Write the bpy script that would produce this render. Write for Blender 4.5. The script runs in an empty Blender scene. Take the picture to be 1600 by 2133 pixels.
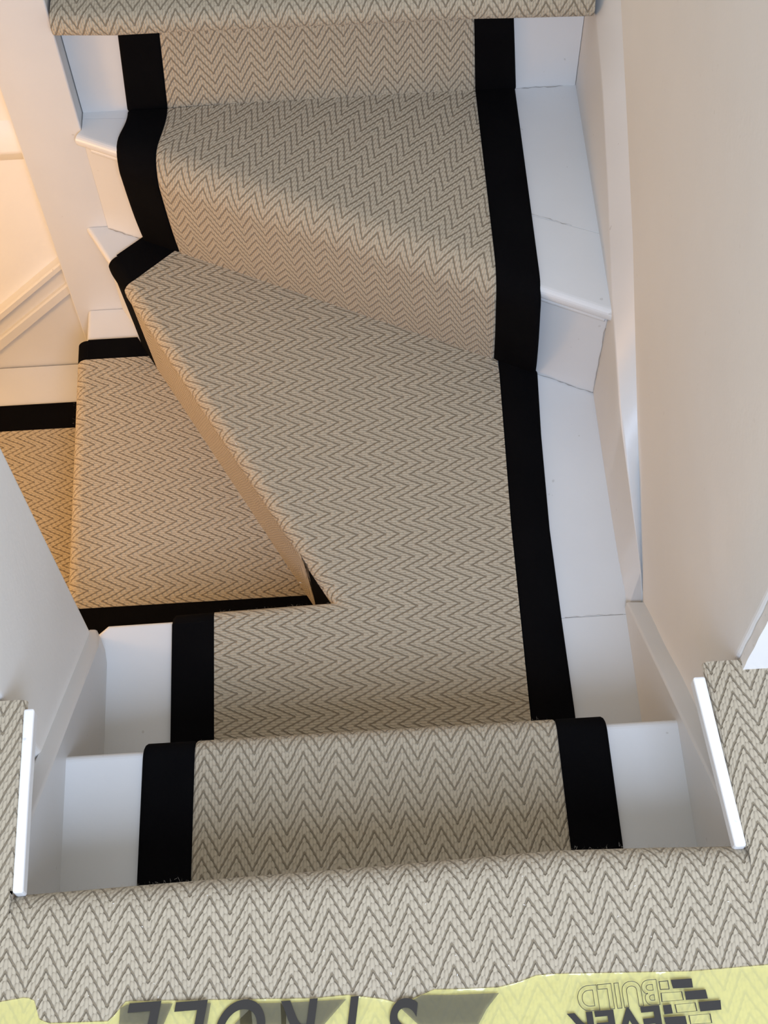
import bpy, bmesh, math, random
from mathutils import Vector, Matrix, noise
random.seed(7)
sc = bpy.context.scene
COL = sc.collection

# ------------------------------------------------------------------ camera
CAM = Vector((0.05219, -0.35299, 1.33598)); FPX = 3062.9
YAW, PITCH, ROLL = math.radians(1.2814), math.radians(61.74), math.radians(-2.2346)
fw = Vector((math.sin(YAW)*math.cos(PITCH), math.cos(YAW)*math.cos(PITCH), -math.sin(PITCH)))
rt0 = Vector((math.cos(YAW), -math.sin(YAW), 0)); up0 = rt0.cross(fw)
RT = math.cos(ROLL)*rt0 + math.sin(ROLL)*up0
UP = -math.sin(ROLL)*rt0 + math.cos(ROLL)*up0
cd = bpy.data.cameras.new('camera'); cam = bpy.data.objects.new('camera', cd); COL.objects.link(cam)
M = Matrix((RT, UP, -fw)).transposed().to_4x4(); M.translation = CAM
cam.matrix_world = M
cd.sensor_fit = 'HORIZONTAL'; cd.sensor_width = 36.0; cd.lens = 36.0*FPX/1600.0
cd.clip_start = 0.02; cd.clip_end = 50
sc.camera = cam

def bp(px, py, ax, val):
    """point of the photograph's ray through (px, py) on the plane ax = val"""
    d = fw + (px-800)/FPX*RT - (py-1066.5)/FPX*UP
    t = (val-CAM[ax])/d[ax]
    return CAM + t*d

# ------------------------------------------------------------------ light
w = bpy.data.worlds.new('world'); sc.world = w; w.use_nodes = True
bg = w.node_tree.nodes['Background']
bg.inputs['Color'].default_value = (1.0, 0.97, 0.92, 1); bg.inputs['Strength'].default_value = 0.80
def area(name, loc, target, sx, sy, energy, color):
    l = bpy.data.lights.new(name, 'AREA'); l.shape = 'RECTANGLE'; l.size = sx; l.size_y = sy
    l.energy = energy; l.color = color
    o = bpy.data.objects.new(name, l); COL.objects.link(o); o.location = loc
    o.rotation_euler = (Vector(target)-Vector(loc)).to_track_quat('-Z', 'Y').to_euler()
    return o
area('landing_window_light', (0.22, -1.15, 1.5), (0.08, -0.40, 0.0), 0.8, 0.8, 49, (0.60, 0.735, 1.0))
pl = bpy.data.lights.new('hall_lamp_light', 'POINT'); pl.energy = 13; pl.color = (1.0, 0.55, 0.21); pl.shadow_soft_size = 0.09
plo = bpy.data.objects.new('hall_lamp_light', pl); COL.objects.link(plo); plo.location = (-1.05, 0.66, -0.27)
sc.view_settings.view_transform = 'Standard'; sc.view_settings.look = 'None'
sc.view_settings.gamma = 1.0; sc.view_settings.use_curve_mapping = False
sc.view_settings.exposure = 0.0

# ------------------------------------------------------------------ materials
class NT:
    def __init__(s, name):
        s.m = bpy.data.materials.new(name); s.m.use_nodes = True
        s.t = s.m.node_tree; s.b = s.t.nodes['Principled BSDF']
    def n(s, typ, **kw):
        nd = s.t.nodes.new(typ)
        for k, v in kw.items(): setattr(nd, k, v)
        return nd
    def link(s, a, b): s.t.links.new(a, b)
    def val(s, sock, v):
        if hasattr(v, 'links') or isinstance(v, bpy.types.NodeSocket): s.link(v, sock)
        else: sock.default_value = v
    def math(s, op, a, b=None, c=None):
        nd = s.n('ShaderNodeMath', operation=op)
        s.val(nd.inputs[0], a)
        if b is not None: s.val(nd.inputs[1], b)
        if c is not None: s.val(nd.inputs[2], c)
        return nd.outputs[0]
    def noise(s, scale, detail=2.0, vec=None, rough=0.5):
        nd = s.n('ShaderNodeTexNoise'); nd.inputs['Scale'].default_value = scale
        nd.inputs['Detail'].default_value = detail; nd.inputs['Roughness'].default_value = rough
        if vec is not None: s.link(vec, nd.inputs['Vector'])
        return nd
    def mix(s, fac, a, b):
        nd = s.n('ShaderNodeMix', data_type='RGBA')
        s.val(nd.inputs[0], fac)
        for i, v in ((6, a), (7, b)):
            if isinstance(v, bpy.types.NodeSocket): s.link(v, nd.inputs[i])
            else: nd.inputs[i].default_value = (*v, 1)
        return nd.outputs[2]
    def bump(s, height, strength, dist):
        nd = s.n('ShaderNodeBump'); nd.inputs['Strength'].default_value = strength
        nd.inputs['Distance'].default_value = dist
        s.link(height, nd.inputs['Height']); s.link(nd.outputs[0], s.b.inputs['Normal'])

def paint(name, col, rough, bump=0.0006, grime=0.06):
    k = NT(name); co = k.n('ShaderNodeTexCoord').outputs['Object']
    n1 = k.noise(9, 4, co); n2 = k.noise(160, 3, co)
    d = tuple(c*(1-grime*2.2) for c in col)
    f = k.math('MULTIPLY', n1.outputs[0], 0.6)
    c = k.mix(f, col, d)
    # small worn specks
    n3 = k.noise(95, 1, co); sp = k.math('GREATER_THAN', n3.outputs[0], 0.785)
    c = k.mix(k.math('MULTIPLY', sp, 0.35 if rough < .5 else 0.10), c, (0.32, 0.30, 0.27))
    k.link(c, k.b.inputs['Base Color']); k.b.inputs['Roughness'].default_value = rough
    hsum = k.math('ADD', k.math('MULTIPLY', n2.outputs[0], 0.35), k.math('MULTIPLY', n1.outputs[0], 2.0))
    k.bump(hsum, 0.5, bump)
    return k.m
WHITE = paint('white_gloss_paint', (0.645, 0.652, 0.648), 0.36)
TRIM = paint('bright_white_trim_paint', (0.86, 0.87, 0.87), 0.3)
CREAM = paint('cream_wall_emulsion', (0.765, 0.775, 0.775), 0.62, 0.0012, 0.05)
CREAM2 = paint('pale_wall_emulsion', (0.88, 0.88, 0.855), 0.6, 0.0012, 0.05)
DARKWOOD = paint('bare_subfloor', (0.35, 0.27, 0.19), 0.7)

def carpet_material(name, light, dark):
    k = NT(name)
    uv = k.n('ShaderNodeUVMap'); uv.uv_map = 'UVMap'
    uvo = uv.outputs[0]
    def wob(scale, amp):
        nz = k.noise(scale, 2, uvo)
        sub = k.n('ShaderNodeVectorMath', operation='SUBTRACT'); k.link(nz.outputs['Color'], sub.inputs[0]); sub.inputs[1].default_value = (0.5, 0.5, 0.5)
        scl = k.n('ShaderNodeVectorMath', operation='SCALE'); k.link(sub.outputs[0], scl.inputs[0]); scl.inputs['Scale'].default_value = amp
        return scl.outputs[0]
    a1 = k.n('ShaderNodeVectorMath', operation='ADD'); k.link(uvo, a1.inputs[0]); k.link(wob(16, 0.006), a1.inputs[1])
    a2 = k.n('ShaderNodeVectorMath', operation='ADD'); k.link(a1.outputs[0], a2.inputs[0]); k.link(wob(150, 0.0007), a2.inputs[1])
    sep = k.n('ShaderNodeSeparateXYZ'); k.link(a2.outputs[0], sep.inputs[0])
    CW, PITCHV, RISE, GAP, LEAN = 0.0036, 0.0184, 0.0342, 0.83, 0.0
    KR = RISE/5/PITCHV
    X, Y = sep.outputs[0], sep.outputs[1]
    u = k.math('DIVIDE', X, CW)
    vb = k.math('DIVIDE', Y, PITCHV)
    def tent(w): return k.math('SUBTRACT', 5.0, k.math('ABSOLUTE', k.math('SUBTRACT', w, 5.0)))
    mu = k.math('FLOORED_MODULO', k.math('SUBTRACT', u, 0.5), 10.0)
    tri_c = tent(mu)
    col = k.math('FLOOR', u)
    tri_s = tent(k.math('FLOORED_MODULO', col, 10.0))
    tri = k.math('ADD', k.math('MULTIPLY', tri_s, 0.26), k.math('MULTIPLY', tri_c, 0.74))
    wn = k.n('ShaderNodeTexWhiteNoise', noise_dimensions='1D'); k.link(col, wn.inputs['W'])
    jit = k.math('MULTIPLY', wn.outputs[0], 0.05)
    fv = k.math('FRACT', k.math('ADD', k.math('ADD', vb, k.math('MULTIPLY', tri, KR)), jit))
    # plump grains: two stitches per band in every column, standing nearly upright
    tg = k.math('ADD', k.math('MULTIPLY', tri_s, 0.80), k.math('MULTIPLY', tri_c, 0.20))
    fg = k.math('FRACT', k.math('ADD', k.math('ADD', vb, k.math('MULTIPLY', tg, KR)), jit))
    x = k.math('SUBTRACT', k.math('MULTIPLY', k.math('FRACT', k.math('DIVIDE', fg, 0.5)), 2.0), 1.0)
    cu = k.math('MULTIPLY', k.math('SUBTRACT', k.math('SUBTRACT', u, col), 0.5), 2.0)
    cu = k.math('ADD', cu, k.math('MULTIPLY', x, -0.22))
    cu2 = k.math('POWER', k.math('MINIMUM', k.math('ABSOLUTE', cu), 1.0), 2.2)
    x2 = k.math('POWER', k.math('ABSOLUTE', x), 2.8)
    e = k.math('ABSOLUTE', k.math('SUBTRACT', fv, GAP/2))
    # beaded edge of each band: stitch ends are round
    e = k.math('ADD', e, k.math('MULTIPLY', cu2, 0.055))
    mr = k.n('ShaderNodeMapRange', interpolation_type='SMOOTHSTEP'); k.link(e, mr.inputs[0])
    mr.inputs[1].default_value = GAP/2-0.055; mr.inputs[2].default_value = GAP/2+0.055
    mr.inputs[3].default_value = 1; mr.inputs[4].default_value = 0
    band = mr.outputs[0]
    st_h = k.math('SQRT', k.math('MAXIMUM', k.math('SUBTRACT', 1.0, k.math('ADD', k.math('MULTIPLY', cu2, 0.70), k.math('MULTIPLY', x2, 0.66))), 0.0))
    hgt = k.math('MULTIPLY', k.math('ADD', k.math('MULTIPLY', st_h, 0.75), 0.25), band)
    # fine twisted fibres on each stitch
    cmb = k.n('ShaderNodeCombineXYZ')
    k.link(k.math('ADD', k.math('MULTIPLY', X, 2600.0), k.math('MULTIPLY', Y, 1300.0)), cmb.inputs[0])
    k.link(k.math('MULTIPLY', Y, 330.0), cmb.inputs[1])
    fib = k.noise(1.0, 2, cmb.outputs[0])
    hh = k.math('ADD', hgt, k.math('MULTIPLY', fib.outputs[0], 0.16))
    tone = k.noise(26, 3, uvo)
    shade = k.math('MULTIPLY', k.math('ADD', k.math('MULTIPLY', st_h, 0.22), 0.80), band)
    shade = k.math('ADD', shade, k.math('MULTIPLY', k.math('SUBTRACT', fib.outputs[0], 0.5), 0.30))
    c = k.mix(k.math('MAXIMUM', k.math('MINIMUM', shade, 1.0), 0.0), dark, light)  # dark gap colour also stands in for occlusion shade between the stitches
    c = k.mix(k.math('MULTIPLY', tone.outputs[0], 0.20), c, tuple(v*0.72 for v in light))
    sp = k.noise(380, 0, uvo); spk = k.math('GREATER_THAN', sp.outputs[0], 0.895)
    c = k.mix(k.math('MULTIPLY', spk, 0.6), c, (0.05, 0.04, 0.03))
    k.link(c, k.b.inputs['Base Color'])
    k.b.inputs['Roughness'].default_value = 0.92
    k.b.inputs['Specular IOR Level'].default_value = 0.12
    k.b.inputs['Sheen Weight'].default_value = 0.15; k.b.inputs['Sheen Roughness'].default_value = 0.6
    k.bump(hh, 1.0, 0.0019)
    return k.m
CARPET = carpet_material('herringbone_wool', (0.46, 0.396, 0.29), (0.205, 0.165, 0.108))
def fuzz_mat():
    k = NT('wool_fibre'); k.b.inputs['Base Color'].default_value = (0.42, 0.36, 0.28, 1); k.b.inputs['Roughness'].default_value = 0.9
    return k.m
FUZZ = fuzz_mat()
def black_mat():
    k = NT('black_cotton_tape'); co = k.n('ShaderNodeTexCoord').outputs['Object']
    n1 = k.noise(700, 2, co); n2 = k.noise(14, 3, co)
    c = k.mix(k.math('MULTIPLY', n2.outputs[0], 0.8), (0.0020, 0.0019, 0.0022), (0.005, 0.0048, 0.0052))
    k.link(c, k.b.inputs['Base Color']); k.b.inputs['Roughness'].default_value = 0.9
    k.b.inputs['Specular IOR Level'].default_value = 0.03
    k.bump(n1.outputs[0], 0.4, 0.0008)
    return k.m
BLACK = black_mat()
def plain(name, col, rough=0.6):
    k = NT(name); k.b.inputs['Base Color'].default_value = (*col, 1); k.b.inputs['Roughness'].default_value = rough
    n = k.noise(60, 2, k.n('ShaderNodeTexCoord').outputs['Object']); k.bump(n.outputs[0], 0.2, 0.0003)
    return k.m
CRACK = plain('dark_paint_crack', (0.27, 0.26, 0.24), 0.9)
INK = plain('black_print_ink', (0.022, 0.020, 0.018), 0.35)
LINT = plain('white_lint', (0.85, 0.83, 0.8), 0.9)
def film_mat(name, tint, body, fac):
    k = NT(name); t = k.t
    out = [n for n in t.nodes if n.type == 'OUTPUT_MATERIAL'][0]
    tr = k.n('ShaderNodeBsdfTransparent'); tr.inputs[0].default_value = (*tint, 1)
    k.b.inputs['Base Color'].default_value = (*body, 1); k.b.inputs['Roughness'].default_value = 0.14
    k.b.inputs['Specular IOR Level'].default_value = 0.6
    co = k.n('ShaderNodeTexCoord').outputs['Object']
    n1 = k.noise(45, 3, co); k.bump(n1.outputs[0], 0.6, 0.004)
    mx = k.n('ShaderNodeMixShader'); mx.inputs[0].default_value = fac
    k.link(tr.outputs[0], mx.inputs[1]); k.link(k.b.outputs[0], mx.inputs[2]); k.link(mx.outputs[0], out.inputs[0])
    return k.m
FILM = film_mat('yellow_film', (0.97, 0.93, 0.42), (0.86, 0.81, 0.36), 0.5)
GREYINK = film_mat('grey_translucent_ink', (0.55, 0.53, 0.50), (0.16, 0.155, 0.12), 0.45)

# ------------------------------------------------------------------ mesh helpers
def link(name, me, mat, parent=None, smooth=False):
    me.materials.append(mat)
    if smooth:
        for p in me.polygons: p.use_smooth = True
    o = bpy.data.objects.new(name, me); COL.objects.link(o)
    if parent is not None: o.parent = parent
    return o
def tag(o, label=None, cat=None, group=None, kind=None):
    if label: o['label'] = label
    if cat: o['category'] = cat
    if group: o['group'] = group
    if kind: o['kind'] = kind
    return o
def empty(name, loc=(0, 0, 0)):
    o = bpy.data.objects.new(name, None); COL.objects.link(o); o.empty_display_size = 0.05
    return o

def prism(name, poly, z0, z1, mat, parent=None, bevel=0.0012, nose=(), r=0.010):
    """poly: plan outline; nose: indices of sides (i -> i+1) whose edges are rounded"""
    bm = bmesh.new(); n = len(poly)
    a = sum(poly[i][0]*poly[(i+1) % n][1]-poly[(i+1) % n][0]*poly[i][1] for i in range(n))
    b = [bm.verts.new((x, y, z0)) for x, y in poly]; t = [bm.verts.new((x, y, z1)) for x, y in poly]
    bm.faces.new(t); bm.faces.new(b[::-1])
    for i in range(n):
        j = (i+1) % n; bm.faces.new((b[i], b[j], t[j], t[i]))
    bmesh.ops.recalc_face_normals(bm, faces=bm.faces)
    if nose:
        es = []
        for i in nose:
            j = (i+1) % n
            es += [bm.edges.get((t[i], t[j])), bm.edges.get((b[i], b[j]))]
        bmesh.ops.bevel(bm, geom=es, offset=r, segments=5, profile=0.5, affect='EDGES', clamp_overlap=True)
    if bevel:
        es = [e for e in bm.edges if len(e.link_faces) == 2 and e.calc_face_angle(0) > 0.7]
        bmesh.ops.bevel(bm, geom=es, offset=bevel, segments=2, profile=0.5, affect='EDGES', clamp_overlap=True)
    me = bpy.data.meshes.new(name); bm.to_mesh(me); bm.free()
    o = link(name, me, mat, parent)
    return o
def box(name, x0, x1, y0, y1, z0, z1, mat, parent=None, bevel=0.0015):
    return prism(name, [(x0, y0), (x1, y0), (x1, y1), (x0, y1)], z0, z1, mat, parent, bevel)

class MB:
    """collects faces with uvs"""
    def __init__(s): s.v = []; s.f = []; s.uv = []
    def vert(s, p, uv=(0, 0)): s.v.append(tuple(p)); s.uv.append(tuple(uv)); return len(s.v)-1
    def face(s, *ids): s.f.append(ids)
    def grid(s, rows):
        ids = [[s.vert(*q) for q in r] for r in rows]
        for a, b in zip(ids, ids[1:]):
            for i in range(len(a)-1): s.face(a[i], a[i+1], b[i+1], b[i])
    def poly(s, pts, z, uvf):
        ids = [s.vert((x, y, z-5e-5), uvf(x, y)) for x, y in pts]; s.face(*ids)
    def build(s, name, mat, parent=None, smooth=True, up=True):
        me = bpy.data.meshes.new(name); me.from_pydata(s.v, [], s.f); me.update()
        ul = me.uv_layers.new(name='UVMap')
        for l in me.loops: ul.data[l.index].uv = s.uv[l.vertex_index]
        bm = bmesh.new(); bm.from_mesh(me)
        bmesh.ops.triangulate(bm, faces=[f for f in bm.faces if len(f.verts) > 4])
        bmesh.ops.remove_doubles(bm, verts=bm.verts, dist=1e-6)
        bm.normal_update()
        bm.to_mesh(me); bm.free()
        return link(name, me, mat, parent, smooth)

def fuzz(name, pts, parent, per_m=420, L=0.0045, up=0.3, seed=1, outs=None):
    """short stray wool fibres along a polyline of 3-D points"""
    rnd = random.Random(seed); v = []; f = []
    for k, (a, b) in enumerate(zip(pts, pts[1:])):
        a = Vector(a); b = Vector(b); d = b-a
        out = outs if outs is not None else Vector((d.y, -d.x, 0)).normalized()*-1
        for i in range(int(d.length*per_m)):
            p = a+d*rnd.random()+Vector((rnd.gauss(0, .001), rnd.gauss(0, .001), rnd.gauss(0, .0012)))
            q = (out*rnd.uniform(0.1, 1)+Vector((rnd.gauss(0, .7), rnd.gauss(0, .7), rnd.uniform(-.2, 1)*up))).normalized()
            ln = L*rnd.uniform(.35, 1.2); q2 = (q+Vector((rnd.gauss(0, .6), rnd.gauss(0, .6), rnd.gauss(0, .5)))).normalized()
            m = p+q*ln*.55; e = m+q2*ln*.45
            s = q.cross(Vector((rnd.gauss(0, 1), rnd.gauss(0, 1), rnd.gauss(0, 1)))).normalized()*0.00005
            n = len(v); v += [p-s, p+s, m+s, m-s, e]
            f += [(n, n+1, n+2, n+3), (n+3, n+2, n+4)]
    me = bpy.data.meshes.new(name); me.from_pydata(v, [], f); me.update()
    o = link(name, me, FUZZ, parent); o['kind'] = 'stuff'
    return o

# ------------------------------------------------------------------ levels
H = 0.20987
def WZ(k): return -H*k-0.004      # painted tread, k steps below the landings
T = 0.0075                        # carpet thickness
R0 = 0.011                        # radius of the wooden nosing under the carpet
def CZ(k): return WZ(k)+T

# ------------------------------------------------------------------ structure: walls, floors
def rounded_block(name, x0, x1, y0, y1, z0, z1, mat, r=0.01, corners=()):
    """block whose vertical corners get a plaster radius; walls kept gently uneven"""
    bm = bmesh.new()
    bmesh.ops.create_cube(bm, size=1)
    for vtx in bm.verts:
        vtx.co = Vector((x0 if vtx.co.x < 0 else x1, y0 if vtx.co.y < 0 else y1, z0 if vtx.co.z < 0 else z1))
    es = [e for e in bm.edges if abs(e.verts[0].co.z-e.verts[1].co.z) > .5 and any(abs(e.verts[0].co.x-c[0]) < .01 and abs(e.verts[0].co.y-c[1]) < .01 for c in corners)]
    if es: bmesh.ops.bevel(bm, geom=es, offset=r, segments=6, profile=.5, affect='EDGES')
    me = bpy.data.meshes.new(name); bm.to_mesh(me); bm.free()
    return tag(link(name, me, mat), kind='structure')
rounded_block('wall_right', 0.403, 1.9, 0.178, 2.6, -1.9, 2.3, CREAM, 0.010, [(0.403, 0.178)])
rounded_block('wall_left', -2.6, -0.314, 0.181, 0.434, -1.9, 2.3, CREAM2, 0.010, [(-0.314, 0.434), (-0.314, 0.181)])
rounded_block('wall_far', -2.6, -0.405, 1.166, 1.30, -1.9, 2.3, CREAM, 0.004, [])
tag(box('wall_light_block', -2.72, -2.6, 0.18, 1.30, -1.9, 2.3, CREAM), kind='structure')  # unseen end wall, added to shut out world light from the left
f0 = tag(box('floor', -1.5, 1.6, -1.7, -0.03, -0.22, -0.006, DARKWOOD), kind='structure')
f1 = tag(box('floor_far', -0.40, 0.403, 1.162, 2.6, -0.22, -0.006, DARKWOOD), kind='structure')
box('floor_board', -1.5, -0.2925, -0.0295, 0.1805, -0.05, -0.006, DARKWOOD, f0)
box('floor_board', 0.3802, 1.6, -0.0295, 0.1775, -0.05, -0.006, DARKWOOD, f0)
tag(box('floor_light_catch', -2.6, -0.3, 0.434, 1.166, -1.9, -1.72, DARKWOOD), kind='structure')  # unseen, added below the lower flight to catch light
tag(box('ceiling_light_block', -2.6, -0.66, 0.4345, 1.1655, 0.10, 0.24, CREAM2), kind='structure')  # unseen slab, added and set low to keep sky light off the lower steps

# skirting board on the end of the right wall, with a ragged painted edge
sk = MB()
n = 22; L_ = []
for i in range(n+1):
    z = -0.004+0.155*i/n
    L_.append((0.4050+.0003*math.sin(i*.9), z))
sk.grid([[((x, 0.167, z), (0, 0)), ((1.4, 0.167, z), (0, 0))] for x, z in L_])
sk.grid([[((x, 0.180, z), (0, 0)), ((x, 0.167, z), (0, 0))] for x, z in L_])
sk.grid([[((L_[-1][0], 0.167, L_[-1][1]), (0, 0)), ((1.4, 0.167, L_[-1][1]), (0, 0))], [((L_[-1][0], 0.180, L_[-1][1]), (0, 0)), ((1.4, 0.180, L_[-1][1]), (0, 0))]])
tag(sk.build('baseboard_right', TRIM, smooth=False), kind='structure')
tag(box('baseboard_left', -1.5, -0.330, 0.168, 0.1815, -0.004, 0.14, TRIM), kind='structure')

# white lips along both sides of the stair opening
def lip(name, pts_in, pts_out, z0, z1):
    bm_poly = pts_in+pts_out[::-1]
    return tag(prism(name, bm_poly, z0, z1, TRIM, None, 0.0022), kind='structure')
lip('trim_1', [(-0.2812, -0.006), (-0.2815, 0.09), (-0.2808, 0.1715)], [(-0.2912, -0.006), (-0.2912, 0.09), (-0.2912, 0.1715)], -0.014, 0.003)
lip('trim_2', [(0.3688, -0.004), (0.3625, 0.08), (0.3560, 0.163)], [(0.3796, -0.004), (0.3735, 0.08), (0.3680, 0.163)], -0.014, 0.003)

# ------------------------------------------------------------------ staircase
st = empty('staircase'); tag(st, 'white painted winder staircase with treads meeting at a square newel post', 'staircase')
# treads (each made of the boards that can be told apart)
prism('tread', [(-0.300, -0.028), (0.384, -0.028), (0.384, 0.200), (-0.300, 0.200)], WZ(1)-.028, WZ(1), WHITE, st, nose=(2,), r=.009)
B1 = [(-0.3135, 0.175), (0.384, 0.175), (0.384, 0.4204), (0.05, 0.4198), (0.0050, 0.4515), (-0.297, 0.4490), (-0.3135, 0.4345)]
B2 = [(0.384, 0.4209), (0.384, 0.775), (-0.317, 1.1145), (-0.352, 1.1145), (0.0065, 0.4530), (0.05, 0.4203)]
prism('tread', B1, WZ(2)-.03, WZ(2), WHITE, st, .0006, nose=(4, 5), r=.006)
prism('tread', B2, WZ(2)-.016, WZ(2)-.0006, WHITE, st, .0006, nose=(3,), r=.006)
C1 = [(0.384, 0.7468), (0.384, 0.8783), (-0.20, 1.1278), (-0.3165, 1.1341), (-0.3170, 1.1140), (-0.3270, 1.1005)]
C2 = [(0.384, 0.8788), (0.384, 1.162), (-0.3165, 1.162), (-0.3165, 1.1346), (-0.20, 1.1282)]
prism('tread', C1, WZ(1)-.021, WZ(1), WHITE, st, .0006, nose=(5,), r=.009)
prism('tread', C2, WZ(1)-.026, WZ(1)-.0004, WHITE, st, .0006)
prism('tread', [(-0.390, 0.4345), (0.06, 0.4345), (0.02, 0.60), (-0.318, 1.1145), (-0.390, 1.1145)], WZ(3)-.014, WZ(3), WHITE, st, nose=(4,), r=.006)
prism('tread', [(-0.600, 0.4345), (-0.36, 0.4345), (-0.36, 1.1545), (-0.600, 1.1545)], WZ(4)-.028, WZ(4), WHITE, st, nose=(3,), r=.009)
prism('tread', [(-0.820, 0.4345), (-0.57, 0.4345), (-0.57, 1.1545), (-0.820, 1.1545)], WZ(5)-.028, WZ(5), WHITE, st, nose=(3,), r=.009)
# risers
def wallstrip(name, a, b, th, z0, z1, bevel=.0006):
    a = Vector(a); b = Vector(b); d = (b-a).normalized(); nn = Vector((-d.y, d.x))*th
    return prism(name, [tuple(a), tuple(b), tuple(b+nn), tuple(a+nn)], z0, z1, WHITE, st, bevel)
wallstrip('riser', (0.3795, -0.040), (-0.296, -0.040), -.012, WZ(1), -0.007)
wallstrip('riser', (-0.296, 0.176), (0.3795, 0.176), .010, WZ(2), WZ(1)-.028)
wallstrip('riser', (-0.3185, 1.1115), (0.3795, 0.7645), .014, WZ(2)-.001, WZ(1)-.021)
wallstrip('riser', (-0.3165, 1.1460), (0.3795, 1.1460), .014, WZ(1)-.001, -0.007)
wallstrip('riser', (0.0215, 0.4640), (-0.3330, 1.1140), -.012, WZ(3), WZ(2)-.016)
wallstrip('riser', (-0.3135, 0.4330), (0.0, 0.4330), .010, WZ(3), WZ(2)-.03)
wallstrip('riser', (-0.374, 1.1545), (-0.374, 0.4345), .012, WZ(4), WZ(3)-.014)
wallstrip('riser', (-0.585, 1.1545), (-0.585, 0.4345), .012, WZ(5), WZ(4)-.028)
# bead under the winder nosing
def bead(a, b, rad, z):
    a = Vector(a); b = Vector(b); d = (b-a).normalized(); nn = Vector((d.y, -d.x))
    m = MB(); rows = []
    for p in (a, b):
        rows.append([((p.x+nn.x*rad*math.cos(t), p.y+nn.y*rad*math.cos(t), z+rad*math.sin(t)), (0, 0)) for t in [math.radians(q) for q in range(-100, 101, 20)]])
    m.grid(rows); return m.build('nosing_bead', WHITE, st)
bead((-0.3050, 1.1050), (0.3775, 0.7660), 0.0075, WZ(1)-.0285)

# stringers
def stringer(name, rows, back):
    """rows: along the board: (foot point, arris point, wall point)"""
    m = MB(); R = []
    for ft, ar, wl in rows:
        ft = Vector(ft); ar = Vector(ar); wl = Vector(wl)
        c1 = ar+Vector((0, 0, -.003)); c2 = ar+(wl-ar).normalized()*.003
        mid = (c1+c2)/2+Vector((0, 0, .0007))
        R.append([(tuple(q), (0, 0)) for q in (ft, c1, mid, c2, wl, wl+Vector((back, 0, -.02)))])
    m.grid(R); o = m.build(name, WHITE, st); o.data.set_sharp_from_angle(angle=math.radians(35)); return o
def interp(tab, y):
    tab = sorted(tab)
    if y <= tab[0][0]: a, b = tab[0], tab[1]
    elif y >= tab[-1][0]: a, b = tab[-2], tab[-1]
    else:
        for a, b in zip(tab, tab[1:]):
            if a[0] <= y <= b[0]: break
    t = (y-a[0])/(b[0]-a[0])
    return a[1]+(b[1]-a[1])*t
# far right stringer, its top fading into the plaster at the turn
arr = [(1238, 0, .380), (1255, 200, .380), (1265, 400, .380), (1275, 640, .380), (1290, 850, .381), (1310, 1000, .388), (1335, 1190, .400)]
ap = [bp(px, py, 0, x) for px, py, x in arr]
wp = [bp(px, py, 0, .4035) for px, py in ((1295, 0), (1308, 250), (1320, 500), (1328, 850), (1335, 1100), (1337, 1190))]
tabz = [(p.y, p.z) for p in ap]; tabx = [(p.y, p.x) for p in ap]; tabw = [(p.y, p.z) for p in wp]
ylo = ap[-1].y
rows = []
N = 40
for i in range(N+1):
    y = ylo+(1.12-ylo)*i/N
    rows.append(((.380, y, -.55 if y > .76 else -.431), (max(.380, interp(tabx, y)), y, interp(tabz, y)), (.4045, y, interp(tabw, y))))
rows.append(((.380, 1.30, -.55), (.380, 1.30, .075), (.4045, 1.30, .105)))
rows.append(((.380, 2.5, -.55), (.380, 2.5, .09), (.4045, 2.5, .10)))
rows = [((.380, .42, -.431), (.402, .430, -.425), (.4045, .43, -.425))]+rows
stringer('stringer', rows, .01)
# near right stringer, climbing to the landing
rows = []
for i in range(25):
    y = .430*(1-i/24)-.02*(i/24); z = min(-.032, -.407+(.430-y)*.915)
    wv = .0022*math.sin(i*.9)
    rows.append(((.380, y, -.55), (.380, y, z), (.4045, y, z+wv-.004)))
stringer('stringer', rows, .01)
# near left stringer
rows = []
for i in range(25):
    y = .432*(1-i/24)-.02*(i/24); z = min(-.015, -.3624+(.3934-y)*.94)
    xx = -.2965-(.010*max(0, (y-.405)/.027) if y > .405 else 0)
    rows.append(((xx, y, -.55), (xx, y, z), (-.3155, y, z+.0006)))
stringer('stringer', rows, -.01)

# newel post
prism('newel_post', [(-0.4105, 1.1150), (-0.3175, 1.1150), (-0.3175, 1.2050), (-0.4105, 1.2050)], -1.75, 1.05, WHITE, st, .002)

# hall side: moulded wall stringer and a picture ledge moulding on the far wall
def rail(name, pa, pb, y0, y1, parent=None):
    """sloped strip on the far wall between two slanted pixel lines"""
    m = MB(); R = []
    def ext(l):
        a = bp(*l[0], 1, 1.155); b = bp(*l[1], 1, 1.155); s = (b.z-a.z)/(b.x-a.x)
        return lambda x: a.z+(x-a.x)*s
    t, b = ext(pa), ext(pb)
    for x in (-1.0, -0.40):
        zt, zb = t(x), b(x); c = min(.003, (zt-zb)*.3)
        R.append([((x, 1.167, zt), (0, 0)), ((x, y0+c, zt), (0, 0)), ((x, y0, zt-c), (0, 0)), ((x, y0, zb+c), (0, 0)), ((x, y0+c, zb), (0, 0)), ((x, 1.167, zb), (0, 0))])
    m.grid(R); return m.build(name, WHITE, parent, smooth=False)
rail('wall_stringer_bead', ((0, 645), (120, 545)), ((0, 664), (127, 557)), 1.147, 0, st)
rail('wall_stringer', ((0, 662), (126, 555)), ((0, 1300), (160, 1180)), 1.157, 0, st)
rail('wall_stringer_bead', ((0, 700), (138, 588)), ((0, 727), (143, 609)), 1.1475, 0, st)
ld = MB(); R = []
for x in (-1.6, -0.405):
    R.append([((x, yy, zz), (0, 0)) for yy, zz in ((1.168, -.240), (1.160, -.248), (1.150, -.262), (1.150, -.276), (1.147, -.284), (1.148, -.292), (1.156, -.300), (1.161, -.318), (1.168, -.322))])
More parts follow.
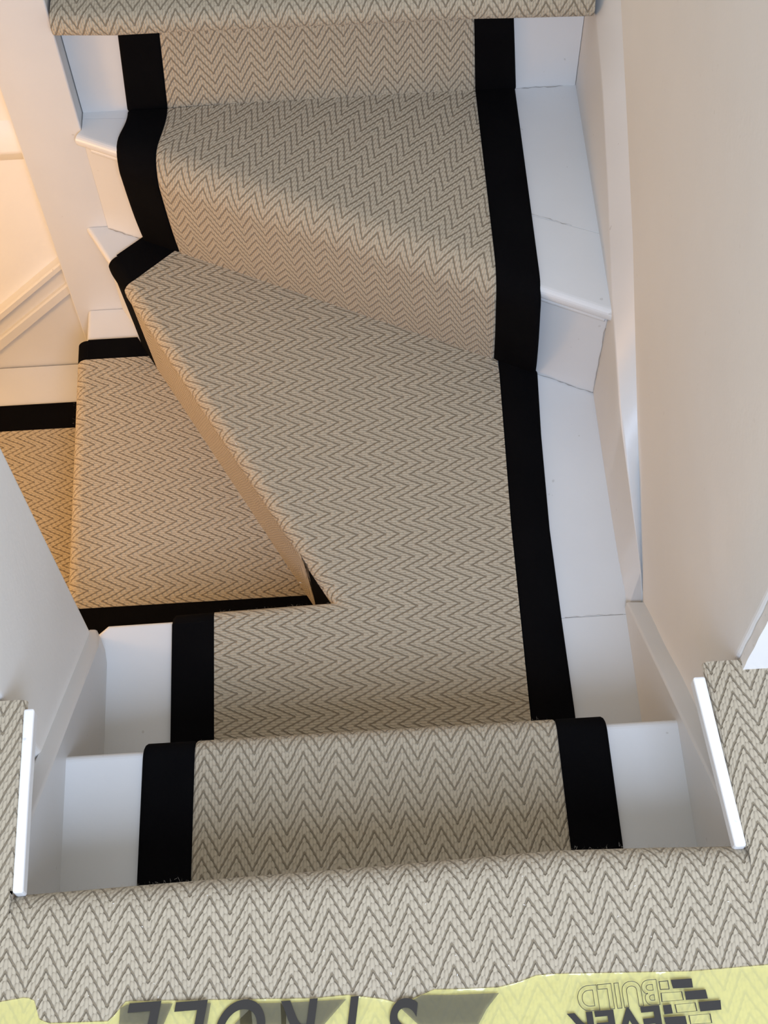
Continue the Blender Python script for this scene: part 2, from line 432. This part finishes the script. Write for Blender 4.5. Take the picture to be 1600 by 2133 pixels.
ld.grid(R); tag(ld.build('trim_3', CREAM), kind='structure')

# hairline cracks where boards meet
def crack(pts, wd=.0007):
    m = MB(); rows = []
    P = []
    for a, b in zip(pts, pts[1:]):
        for i in range(14): P.append(Vector(a).lerp(Vector(b), i/14))
    P.append(Vector(pts[-1]))
    for i, p in enumerate(P):
        d = (P[min(i+1, len(P)-1)]-P[max(i-1, 0)]).normalized()
        s = d.cross((CAM-p).normalized()).normalized()
        q = p+s*random.uniform(-.0009, .0009); w_ = wd*random.uniform(.15, 1.0)
        rows.append([(tuple(q-s*w_), (0, 0)), (tuple(q+s*w_), (0, 0))])
    m.grid(rows); return m.build('paint_crack', CRACK, st, smooth=False)
crack([(0.302, 0.8015, WZ(2)+.0012), (0.3795, 0.7630, WZ(2)+.0012)])
crack([(0.3788, 0.7625, WZ(2)+.01), (0.3788, 0.7625, WZ(1)-.05)], .0005)
crack([(-0.3175, 1.1095, WZ(2)+.001), (-0.262, 1.0815, WZ(2)+.001)])
crack([(0.30, 0.4205, WZ(2)+.0008), (0.376, 0.4208, WZ(2)+.0008)], .0003)
crack([(0.29, 0.9190, WZ(1)+.0008), (0.345, 0.8950, WZ(1)+.0008)], .0004)
crack([(0.285, 1.1445, WZ(1)+.001), (0.362, 1.1445, WZ(1)+.001)], .0005)

# ------------------------------------------------------------------ carpet pieces
def profile(sn, sback, base_s, base_z, z0, t, ntr=6, under=25, R0=R0, bulge=0.003):
    """cross-section of carpet over a nosing facing +s: list of (s, z, arclength from nose start)"""
    r = R0+t; cs, cz = sn-R0, z0-R0
    P = [(sback+(cs-sback)*i/ntr, z0+t) for i in range(ntr+1)]
    for i in range(1, 11):
        a = math.radians(90-(90+under)*i/10); P.append((cs+r*math.cos(a), cz+r*math.sin(a)))
    ls, lz = P[-1]
    bs = base_s+t
    for i in range(1, 9):
        q = i/8; bow = bulge*math.sin(math.pi*q)
        P.append((ls+(bs-ls)*q-bow, lz+(base_z-lz)*q))
    out = []; acc = 0; i0 = ntr
    L = [0]
    for a, b in zip(P, P[1:]): L.append(L[-1]+math.hypot(b[0]-a[0], b[1]-a[1]))
    return [(p[0], p[1], l-L[i0]) for p, l in zip(P, L)]

def ucols(u0, u1, edge0, edge1, n):
    """columns across a strip; edge = 'free' tapers to the floor, 'join' dips slightly at a seam"""
    base = [u0+(u1-u0)*i/n for i in range(n+1)]
    L = [(u, T) for u in base[1:-1]]
    def e(u, s, kind):
        if kind == 'free': return [(u, .0006), (u+s*.0006, T*.45), (u+s*.002, T*.8), (u+s*.0045, T)]
        return [(u, T*.74), (u+s*.0014, T*.93), (u+s*.003, T)]
    return e(u0, 1, edge0)+L+e(u1, -1, edge1)[::-1]

def step_piece(name, cols, pos, prof, mat, parent, uvf):
    m = MB(); rows = []
    for u, t in cols:
        rows.append([(pos(u, s, z), uvf(u, s, z, a)) for s, z, a in prof(u, t)])
    m.grid(rows); return m.build(name, mat, parent)

def runner(name, label):
    return tag(empty(name), label, 'stair runner', 'herringbone runner pieces on the stairs')

# --- piece A: first step under the near landing, nosing towards +Y
ra = runner('stair_runner', 'black-bordered herringbone runner over the single straight step just below the grey landing carpet edge')
xa = lambda u, s: u+(0.004*(0.2-s)/0.2 if u < 0 else 0.0)*-1.2
pA = lambda u, t: profile(0.203, -0.030, 0.188, CZ(2)-.001, WZ(1), t, R0=.015)
posA = lambda u, s, z: (xa(u, s), s, z)
uvA = lambda u, s, z, a: (u, a+.003)
step_piece('carpet_field', ucols(-.1535, .2455, 'join', 'join', 40), posA, pA, CARPET, ra, uvA)
step_piece('border_tape', ucols(-.2115, -.1535, 'free', 'join', 6), posA, pA, BLACK, ra, uvA)
step_piece('border_tape', ucols(.2455, .3015, 'join', 'free', 6), posA, pA, BLACK, ra, uvA)
fuzz('fibre_fuzz', [(-.1535, .2095, WZ(1)-.008), (.2455, .2095, WZ(1)-.008)], ra, 260, .004, .5, 3, Vector((0, 1, .6)))

# --- piece C: winder, nosing facing the near landing and the hall
NA, NB = Vector((0.3805, 0.7490)), Vector((-0.3254, 1.0993))
UD = (NA-NB).normalized(); VD = Vector((-UD.y, UD.x)); CS = UD.x
def yn(x): return NA.y+(NB.y-NA.y)*(NA.x-x)/(NA.x-NB.x)
rc = runner('stair_runner', 'black-bordered herringbone runner over the wedge winder below the far riser, bulging over its slanted nosing')
def profC(u, t):
    back = (1.1405-yn(u))*CS
    return profile(0.0075, -back, -0.016, CZ(2)-.001, WZ(1)+.002, t, 10, 12, .034, -.003)
def posC(u, s, z):
    fr = max(0, min(1, (WZ(1)-.03-z)/(H-.04)))
    dx = .009*fr*max(0, u/.29)
    if u < 0:
        back = (1.1405-yn(u))*CS
        q = max(0, min(1, (s+back)/max(.03, back))); q = q*q*(3-2*q)
        dx = (.0105-.0155*q+.003*fr)*min(1, -u/.2)
    return (u+dx, yn(u+dx)-s/CS, z)
def uvC(u, s, z, a):
    q = Vector((u, yn(u)-s/CS))
    if a <= 1e-9: return (q.dot(UD), q.dot(VD))
    b0 = Vector((u, yn(u)+.0265/CS))
    return (q.dot(UD), b0.dot(VD)-a)
step_piece('carpet_field', ucols(-.2065, .2370, 'join', 'join', 44), posC, profC, CARPET, rc, uvC)
step_piece('border_tape', ucols(-.2630, -.2065, 'free', 'join', 6), posC, profC, BLACK, rc, uvC)
step_piece('border_tape', ucols(.2370, .2935, 'join', 'free', 6), posC, profC, BLACK, rc, uvC)

# --- far riser piece
rf = runner('stair_runner', 'black-bordered herringbone runner on the upright riser below the far landing carpet')
def flat_riser(name, bot, top, mat, free):
    m = MB(); n = 8; rows = []
    cb = ucols(bot[0], bot[1], free[0], free[1], 24 if mat is CARPET else 6)
    ct = ucols(top[0], top[1], free[0], free[1], 24 if mat is CARPET else 6)
    for (ub, t), (ut, _) in zip(cb, ct):
        r = []
        for i in range(n+1):
            q = i/n; z = CZ(1)-.003+(-.024-CZ(1))*q
            r.append(((ub+(ut-ub)*q, 1.1460-t-.0005, z), (ub+(ut-ub)*q, z)))
        rows.append(r)
    m.grid(rows); return m.build(name, mat, rf)
flat_riser('carpet_field', (-.1960, .2371), (-.1835, .2285), CARPET, ('join', 'join'))
flat_riser('border_tape', (-.2530, -.1960), (-.2385, -.1835), BLACK, ('free', 'join'))
flat_riser('border_tape', (.2371, .2950), (.2285, .2800), BLACK, ('join', 'free'))

# --- generic nosing swept along a plan path (inward = right-hand side of the direction)
def path_normals(pts):
    N = []
    segs = [(Vector(b)-Vector(a)).normalized() for a, b in zip(pts, pts[1:])]
    ns = [Vector((d.y, -d.x)) for d in segs]
    for i in range(len(pts)):
        if i == 0: N.append(ns[0])
        elif i == len(pts)-1: N.append(ns[-1])
        else:
            a, b = ns[i-1], ns[i]; N.append((a+b)/(1+a.dot(b)))
    return N
def nose_profile(t, ztop, base_o, base_z, under=25, R0=R0):
    """(offset inward from outermost line, z, unrolled distance from flat edge)"""
    r = R0+t; P = []
    for i in range(0, 11):
        a = math.radians(90-(90+under)*i/10); P.append((R0+T-r*math.cos(a), ztop-T+t-r+r*math.sin(a)))
    l = P[-1]
    for i in range(1, 9):
        q = i/8; P.append((l[0]+(base_o-l[0])*q, l[1]+(base_z-l[1])*q))
    out = []; acc = 0
    for i, p in enumerate(P):
        if i: acc += math.hypot(p[0]-P[i-1][0], p[1]-P[i-1][1])
        out.append((p[0], p[1], acc))
    return out
D_ = R0+T
def sweep(mb_for, pts, ztop, base_o, base_z, tf, uvf, under=25, rad=R0, shift=None):
    D_ = rad+T
    """pts: outer path; tf: thickness per path point; mb_for(i, j) -> MB for quad between path i,i+1 at profile row j"""
    N = path_normals(pts); G = []
    for p, nn, t in zip(pts, N, tf):
        pr = nose_profile(t, ztop, base_o, base_z, under, rad); p = Vector(p); row = []
        for o, z, a in pr:
            q = p+nn*o; un = p+nn*(D_-a)
            if shift: q = q+shift(len(G), len(row))
            row.append(((q.x, q.y, z), uvf(un.x, un.y)))
        G.append(row)
    for i in range(len(G)-1):
        for j in range(len(G[0])-1):
            m = mb_for(i, j)
            if m is None: continue
            ids = [m.vert(*G[i][j]), m.vert(*G[i+1][j]), m.vert(*G[i+1][j+1]), m.vert(*G[i][j+1])]
            m.face(*ids)
    return N
def ladder(m, inner, outer, z, uvf, edge=True):
    """flat tape between two polylines; outer edge rolls down to the tread"""
    rows = []
    for a, b in zip(inner, outer):
        a = Vector(a); b = Vector(b); d = (b-a).normalized()
        r = [((a.x, a.y, z-.002), uvf(a.x, a.y)), ((a.x+d.x*.002, a.y+d.y*.002, z), uvf(a.x, a.y))]
        if edge:
            for o, dz in ((.0045, 0), (.0018, -.0016), (.0006, -.004), (0, -T+.0006)):
                q = b-d*o; r.append(((q.x, q.y, z+dz), uvf(q.x, q.y)))
        else: r.append(((b.x, b.y, z), uvf(b.x, b.y)))
        rows.append(r)
    m.grid(rows)
def dense(pts, step):
    out = []
    for a, b in zip(pts, pts[1:]):
        a = Vector(a); b = Vector(b); k = max(1, int((b-a).length/step))
        for i in range(k): out.append(tuple(a.lerp(b, i/k)))
    out.append(tuple(pts[-1])); return out

# --- piece B: the large turning tread
rb = runner('stair_runner', 'large herringbone runner piece on the broad turning tread, chevrons running sideways, with a slanted nosing')
P0, P1, P2 = Vector((-.2125, .4600)), Vector((-.0030, .4640)), Vector((-.3190, 1.0435))
dv = (P2-P1).normalized(); LB = (P2-P1).length
path = [P0, P0+Vector((.0006, 0)), P0+Vector((.0045, 0)), Vector((-.1575, .4612)), Vector((-.10, .4622)), Vector((-.05, .4632)), P1]
tfs = [.0006, T*.45, T, T, T, T, T]
nB = len(path)-1
tpos = [0.02*i for i in range(1, 29) if .02*i < LB-.06]
tb_end = .086
marks = sorted(set(tpos+[tb_end, LB-.057]))
for q in marks: path.append(P1+dv*q); tfs.append(T)
iPb = nB+1+marks.index(tb_end); iPc = nB+1+marks.index(LB-.057)
for q, t in ((LB-.03, T), (LB-.0045, T), (LB-.0018, T*.8), (LB-.0006, T*.45), (LB, .0006)): path.append(P1+dv*q); tfs.append(t)
mf, mn, mfl, mre = MB(), MB(), MB(), MB()
uvB = lambda x, y: (y+.004, -x)
def which(i, j):
    if i < 3: return mn
    if i >= iPc: return mfl
    if j >= 8 and nB <= i < iPb: return mre
    return mf
def shB(i, j):
    if i == iPb and j >= 7: return dv*(-.024*max(0, 1-(j-8)/10))
    if i <= iPc-3 or j < 7: return Vector((0, 0))
    return dv*(-.020*min(1, (j-6)/4)*min(1, (i-iPc+3)/4))
Nn = sweep(which, path, CZ(2), .0135, CZ(3)-.001, tfs, uvB, shift=shB)
inn = [tuple(Vector(p)+n_*D_) for p, n_ in zip(path, Nn)]
zB = CZ(2)
Pci = inn[iPc]; Pai = inn[3]; P1i = inn[nB]
field = [(-.1575, .178), (.2405, .178), (.2406, .297), (.2427, .5546), (.2497, .802), (.2490, .8300)]
far = [(.2490, .8300), (-.2112, 1.0570)]
field_poly = field+[far[1]]+[inn[i] for i in range(iPc, 2, -1)]
mf.poly(field_poly, zB, uvB)
mf.build('carpet_field', CARPET, rb)
mn.poly([(-.2125, .178), (-.1575, .178), inn[3], inn[2], inn[1]], zB, uvB)
mn.build('border_tape', BLACK, rb)
mfl.poly([far[1], (-.2620, 1.0850), inn[-2], inn[-3], inn[-4]]+[inn[i] for i in range(len(inn)-5, iPc-1, -1)], zB, uvB)
mfl.build('border_tape', BLACK, rb)
mre.build('riser_end_tape', BLACK, rb)
mr_ = MB()
ladder(mr_, [(.2405, .178), (.2406, .297), (.2418, .42), (.2427, .5546), (.2470, .70), (.2500, .802), (.2505, .836)],
       [(.2975, .178), (.2974, .294), (.2955, .42), (.2945, .5512), (.2990, .70), (.3047, .802), (.3052, .812)], zB, uvB)
mr_.build('border_tape', BLACK, rb)
fuzz('fibre_fuzz', [(p.x+.001, p.y, CZ(2)-.014) for p in (P1, P1+dv*(LB-.06))], rb, 420, .0042, .4, 5, Vector((-.85, -.2, .5)))
fuzz('fibre_fuzz', [(-.155, .4605, CZ(2)-.013), (P1.x, P1.y-.001, CZ(2)-.013)], rb, 420, .0045, .5, 6, Vector((0, .9, .6)))

# --- pieces D and E: steps going down to the hall
def side_step(name, label, k, xo, y0, yi0, yi1, y1, right, base_x, seed):
    """nosing faces -X at xo; right(y) = where the flat carpet ends"""
    r = runner(name, label); uvS = lambda x, y: (y+.011*k, -x)
    ys = [y0, y0+.0006, y0+.0045, (y0+yi0)/2, yi0]+[yi0+(yi1-yi0)*i/16 for i in range(1, 17)]+[(yi1+y1)/2, y1-.0045, y1-.0018, y1-.0006, y1]
    t = [.0006, T*.45]+[T]*(len(ys)-5)+[T, T*.45, .0006]
    ps = [(xo(y), y) for y in ys]
    a, b, c = MB(), MB(), MB()
    i0, i1 = 4, 20
    Nn = sweep(lambda i, j: a if i < i0 else (b if i < i1 else c), ps, CZ(k), base_x, CZ(k+1)-.001, t, uvS)
    inn = [tuple(Vector(p)+n_*D_) for p, n_ in zip(ps, Nn)]; z = CZ(k)
    def flat(m, lo, hi):
        L = [inn[i] for i in range(lo, hi+1)]
        ylist = [inn[i][1] for i in range(lo, hi+1)]
        m.poly(L+[(right(y), y) for y in ylist[::-1]], z, uvS)
    flat(a, 0, i0); flat(b, i0, i1); flat(c, i1, len(ys)-1)
    b.build('carpet_field', CARPET, r); a.build('border_tape', BLACK, r); c.build('border_tape', BLACK, r)
    fuzz('fibre_fuzz', [(xo(yi0), yi0, CZ(k)-.014), (xo(yi1), yi1, CZ(k)-.014)], r, 420, .0038, .4, seed, Vector((-1, 0, .4)))
    return r
def rightD(y):
    # foot of the riser under the slanted nosing
    q = P1+dv*0; t = (y-(.464))/dv.y
    return min(.02, P1.x+dv.x*t+.017)
side_step('stair_runner', 'herringbone runner on the wedge step tucked under the slanted nosing of the broad turning tread', 3, lambda y: -.4000-.008*(y-.52), .500, .570, 1.0115, 1.0500, rightD, .016, 8)
side_step('stair_runner', 'lowest herringbone runner step, beside the sloped wall moulding and below the wedge step', 4, lambda y: -.612, .500, .565, 1.0165, 1.0695, lambda y: -.3745, .016, 9)

# --- landing carpets
nl = empty('landing_carpet'); tag(nl, 'grey-beige herringbone landing carpet with rounded edge above the straight step, partly under yellow film', 'carpet')
m = MB(); uvL = lambda x, y: (x+.0058, y)
edge = dense([(-.2930, -.0023), (-.128, .0014), (.0478, .0047), (.207, .0091), (.300, .0060), (.3810, .0023)], .02)
ZL = .0035
def nofn(i, j): return m
Nn = sweep(nofn, edge, ZL, .030, -.060, [T]*len(edge), uvL, 40, .022)
inn = [tuple(Vector(p)+n_*(.022+T)) for p, n_ in zip(edge, Nn)]
# main sheet (subdivided by strips so it follows the edge), then the two side strips
m.poly([(-1.45, -1.6), (1.55, -1.6), (1.55, -.004), (.3810, -.004)]+inn[::-1]+[(-.2930, -.004), (-1.45, -.004)], ZL, uvL)
pr = nose_profile(T, ZL, .030, -.060, 40, .022)
for (ex, ey) in (edge[0], edge[-1]):
    m.grid([[((ex, ey-o, ZL), (ey-o, 0)), ((ex, ey-o, min(ZL, z)-.001), (ey-o, z))] for o, z, a in pr[:10]])
def side_sheet(inner, outer_x):
    rows = []
    for (x, y) in inner:
        s = 1 if outer_x > x else -1
        rows.append([((x-s*.0010, y, ZL-.007), uvL(x-s*.006, y)), ((x-s*.0005, y, ZL-.0035), uvL(x-s*.003, y)), ((x+s*.0018, y, ZL-.0008), uvL(x+s*.001, y)), ((x+s*.006, y, ZL), uvL(x+s*.006, y)), ((outer_x, y, ZL), uvL(outer_x, y))])
    m.grid(rows)
rnd = random.Random(4)
side_sheet([(-.2900+rnd.uniform(-.0012, .0012), -.004+.1845*i/22) for i in range(23)], -1.45)
side_sheet([(.3790-.0095*i/22+rnd.uniform(-.0012, .0012), -.004+.1815*i/22) for i in range(23)], 1.55)
m.build('carpet_pile', CARPET, nl)
fuzz('fibre_fuzz', [(x, y-.001, ZL-.021) for x, y in edge], nl, 700, .0045, .6, 11, Vector((0, .8, .5)))
fuzz('fibre_fuzz', [(-.287, .0, ZL-.003), (-.287, .175, ZL-.003)], nl, 400, .004, .6, 12, Vector((.8, 0, .6)))
fuzz('fibre_fuzz', [(.378, .0, ZL-.003), (.371, .158, ZL-.003)], nl, 400, .004, .6, 13, Vector((-.8, 0, .6)))

fl = empty('landing_carpet'); tag(fl, 'beige herringbone landing carpet folded over the edge beside the newel post, above the far riser', 'carpet')
m = MB(); uvF = lambda x, y: (x+.012, y)
edge = dense([(.3770, 1.0770), (.2779, 1.0810), (.2276, 1.0835), (-.1822, 1.0895), (-.2367, 1.0895), (-.3150, 1.0955)], .03)
Nn = sweep(lambda i, j: m, edge, ZL, .046, -.034, [T]*len(edge), uvF, 55)
inn = [tuple(Vector(p)+n_*D_) for p, n_ in zip(edge, Nn)]
m.poly([(-.3150, 2.5), (.3795, 2.5)][::-1]+[(-.3150, 2.5)][:0]+[(-.3150, 2.5)]+inn[::-1][:0]+inn[::-1], ZL, uvF) if False else m.poly(inn+[(-.3150, 2.5), (.3770, 2.5)], ZL, uvF)
m.build('carpet_pile', CARPET, fl)
box('edge_batten', -.316, .3785, 1.112, 1.1455, -.030, -.0065, DARKWOOD, fl)
fuzz('fibre_fuzz', [(x, y+.004, ZL-.018) for x, y in edge], fl, 420, .005, .1, 14, Vector((0, -.7, -.5)))

# ------------------------------------------------------------------ protective film with print
pf = empty('protective_film'); tag(pf, 'crinkled translucent yellow protective film printed in black, lying on the landing carpet', 'plastic film')
top = [(-.60, -.1018), (-.2963, -.1018), (-.272, -.0990), (-.2630, -.1035), (-.2600, -.1180), (-.252, -.1222), (-.1990, -.1236), (-.1920, -.1160), (-.1844, -.1075), (-.10, -.1115), (-.02, -.1150), (.0095, -.1140), (.0408, -.1195), (.0531, -.1236), (.064, -.1210), (.085, -.1140), (.1083, -.1150), (.1422, -.1155), (.160, -.1120), (.175, -.1075), (.1895, -.1070), (.2738, -.1105), (.31, -.1120), (.3801, -.1106), (.60, -.1060)]
m = MB(); rows = []
xs = [-.60+1.20*i/240 for i in range(241)]
for x in xs:
    yt = interp(top, x); r = []
    for j in range(41):
        q = (j/40)**1.5; y = yt+(-.75-yt)*q
        z = .0046+.0026*noise.noise(Vector((x*22, y*22, 0)))+.0014*noise.noise(Vector((x*70, y*60, 4)))
        if j == 0: z = .0050
        r.append(((x, y, max(.0040, z)), (x, y)))
    rows.append(r)
m.grid(rows); m.build('film_sheet', FILM, pf)
PZ = .0088
def ppoly(mb, pts, z=PZ): mb.poly([tuple(bp(px, py, 2, z)[:2]) for px, py in pts], z, lambda x, y: (x, y))
g = MB()
c5 = lambda *P: [(x/2.6667, 1980+y/2.6667) for x, y in P]
c6 = lambda *P: [(500+x/2.6667, 1980+y/2.6667) for x, y in P]
for P in (c5((668, 318), (705, 300), (960, 293), (905, 420), (660, 420)), c5((1110, 292), (1172, 292), (1150, 420), (1095, 420)),
          c5((1290, 420), (1410, 305), (1440, 292), (1560, 290), (1590, 330), (1590, 420)), c6((225, 292), (590, 270), (460, 420), (230, 420)),
          c6((890, 318), (1010, 246), (1200, 246), (1440, 235), (1370, 325), (1320, 420), (1000, 420)), c6((0, 300), (60, 298), (70, 420), (0, 420))):
    g = MB(); ppoly(g, P, .0080); g.build('grey_print', GREYINK, pf, smooth=False)
def text(s, name, loc, size, rot, shear=0.0, bold=0.0, outline=None, sx=1.0, sy=1.0, align='LEFT'):
    cu = bpy.data.curves.new(name, 'FONT'); cu.body = s; cu.size = size; cu.shear = shear; cu.offset = bold; cu.align_x = align
    cu.space_character = 1.0
    if outline: cu.fill_mode = 'NONE'; cu.bevel_depth = outline; cu.bevel_resolution = 1
    o = bpy.data.objects.new(name, cu); COL.objects.link(o)
    dg = bpy.context.evaluated_depsgraph_get(); dg.update()
    me = bpy.data.meshes.new_from_object(o.evaluated_get(dg)); bpy.data.objects.remove(o)
    X = Matrix.Translation(loc) @ Matrix.Rotation(rot, 4, 'Z') @ Matrix.Diagonal((sx, sy, 1, 1))
    me.transform(X); me.materials.clear()
    return link(name, me, INK, pf)
# STROLL, read from the stair side; letters at their measured places (x of each letter's right-hand end in plan)
for ch, x, y in (('S', .0725, -.1215), ('T', .0330, -.1165), ('R', -.0130, -.1165), ('O', -.0570, -.1140), ('L', -.1085, -.1120), ('L', -.1490, -.1105)):
    text(ch, 'printed_letter', (x, y, PZ+.0003), .072, math.pi+.02, .24, .0008, sx=.80 if ch != 'L' else .90)
# EVER BUILD and its brickwork mark
text('BUILD', 'printed_word_outline', (.2800, -.1182, PZ), .0290, math.pi+.03, 0, .0007, outline=.00028, sx=.90)
text('EVER', 'printed_word', (.2800, -.1402, PZ), .0330, math.pi+.03, 0, .0010, sx=1.10)
def quad(px, fill):
    P = [bp(x, y, 2, PZ) for x, y in px]
    if fill:
        mb = MB(); ppoly(mb, px); mb.build('printed_brick', INK, pf, smooth=False)
    else:
        mb = MB(); c = sum((Vector(p[:2]) for p in P), Vector((0, 0)))/4
        o_ = [Vector(p[:2]) for p in P]; i_ = [q+(c-q).normalized()*.0010 for q in o_]
        for k in range(4):
            l = (k+1) % 4
            mb.face(*[mb.vert((q.x, q.y, PZ)) for q in (o_[k], o_[l], i_[l], i_[k])])
        mb.build('printed_brick_outline', INK, pf, smooth=False)
quad([(1372, 2044), (1392, 2042), (1395, 2061), (1375, 2062)], False)
quad([(1397, 2041), (1441, 2038), (1444, 2057), (1402, 2059)], True)
quad([(1376, 2068), (1421, 2065), (1425, 2083), (1378, 2087)], False)
quad([(1426, 2065), (1470, 2061), (1475, 2080), (1429, 2083)], True)
quad([(1381, 2094), (1398, 2092), (1402, 2111), (1384, 2113)], True)
quad([(1405, 2092), (1449, 2088), (1453, 2106), (1409, 2110)], False)
quad([(1455, 2087), (1501, 2083), (1503, 2103), (1459, 2107)], True)
quad([(1383, 2119), (1428, 2116), (1432, 2135), (1388, 2138)], True)
quad([(1434, 2115), (1480, 2111), (1484, 2131), (1438, 2134)], False)

# ------------------------------------------------------------------ lint
rnd = random.Random(21); v = []; f = []
def fleck(p, L, wd):
    a = rnd.uniform(0, 6.28); d = Vector((math.cos(a), math.sin(a), .25)); s = Vector((-math.sin(a), math.cos(a), 0))*wd
    n = len(v); q = Vector(p); b_ = Vector((rnd.gauss(0, .3), rnd.gauss(0, .3), 0))*L
    v.extend([q-s, q+s, q+d*L*.5+b_+s, q+d*L*.5+b_-s, q+d*L]); f.append((n, n+1, n+2, n+3)); f.append((n+3, n+2, n+4))
for i in range(26):
    x = rnd.uniform(-.28, .38); y = rnd.uniform(-.11, -.015); fleck((x, y, ZL+.0012), rnd.uniform(.0008, .0022), .00025)
for i in range(24):
    x = rnd.uniform(-.15, .24); y = rnd.uniform(.3, .8); fleck((x, y, CZ(2)+.001), rnd.uniform(.001, .003), .00018)
me = bpy.data.meshes.new('carpet_lint'); me.from_pydata(v, [], f); me.update()
tag(link('carpet_lint', me, LINT), 'tiny white lint flecks scattered over the herringbone carpet', 'lint', kind='stuff')
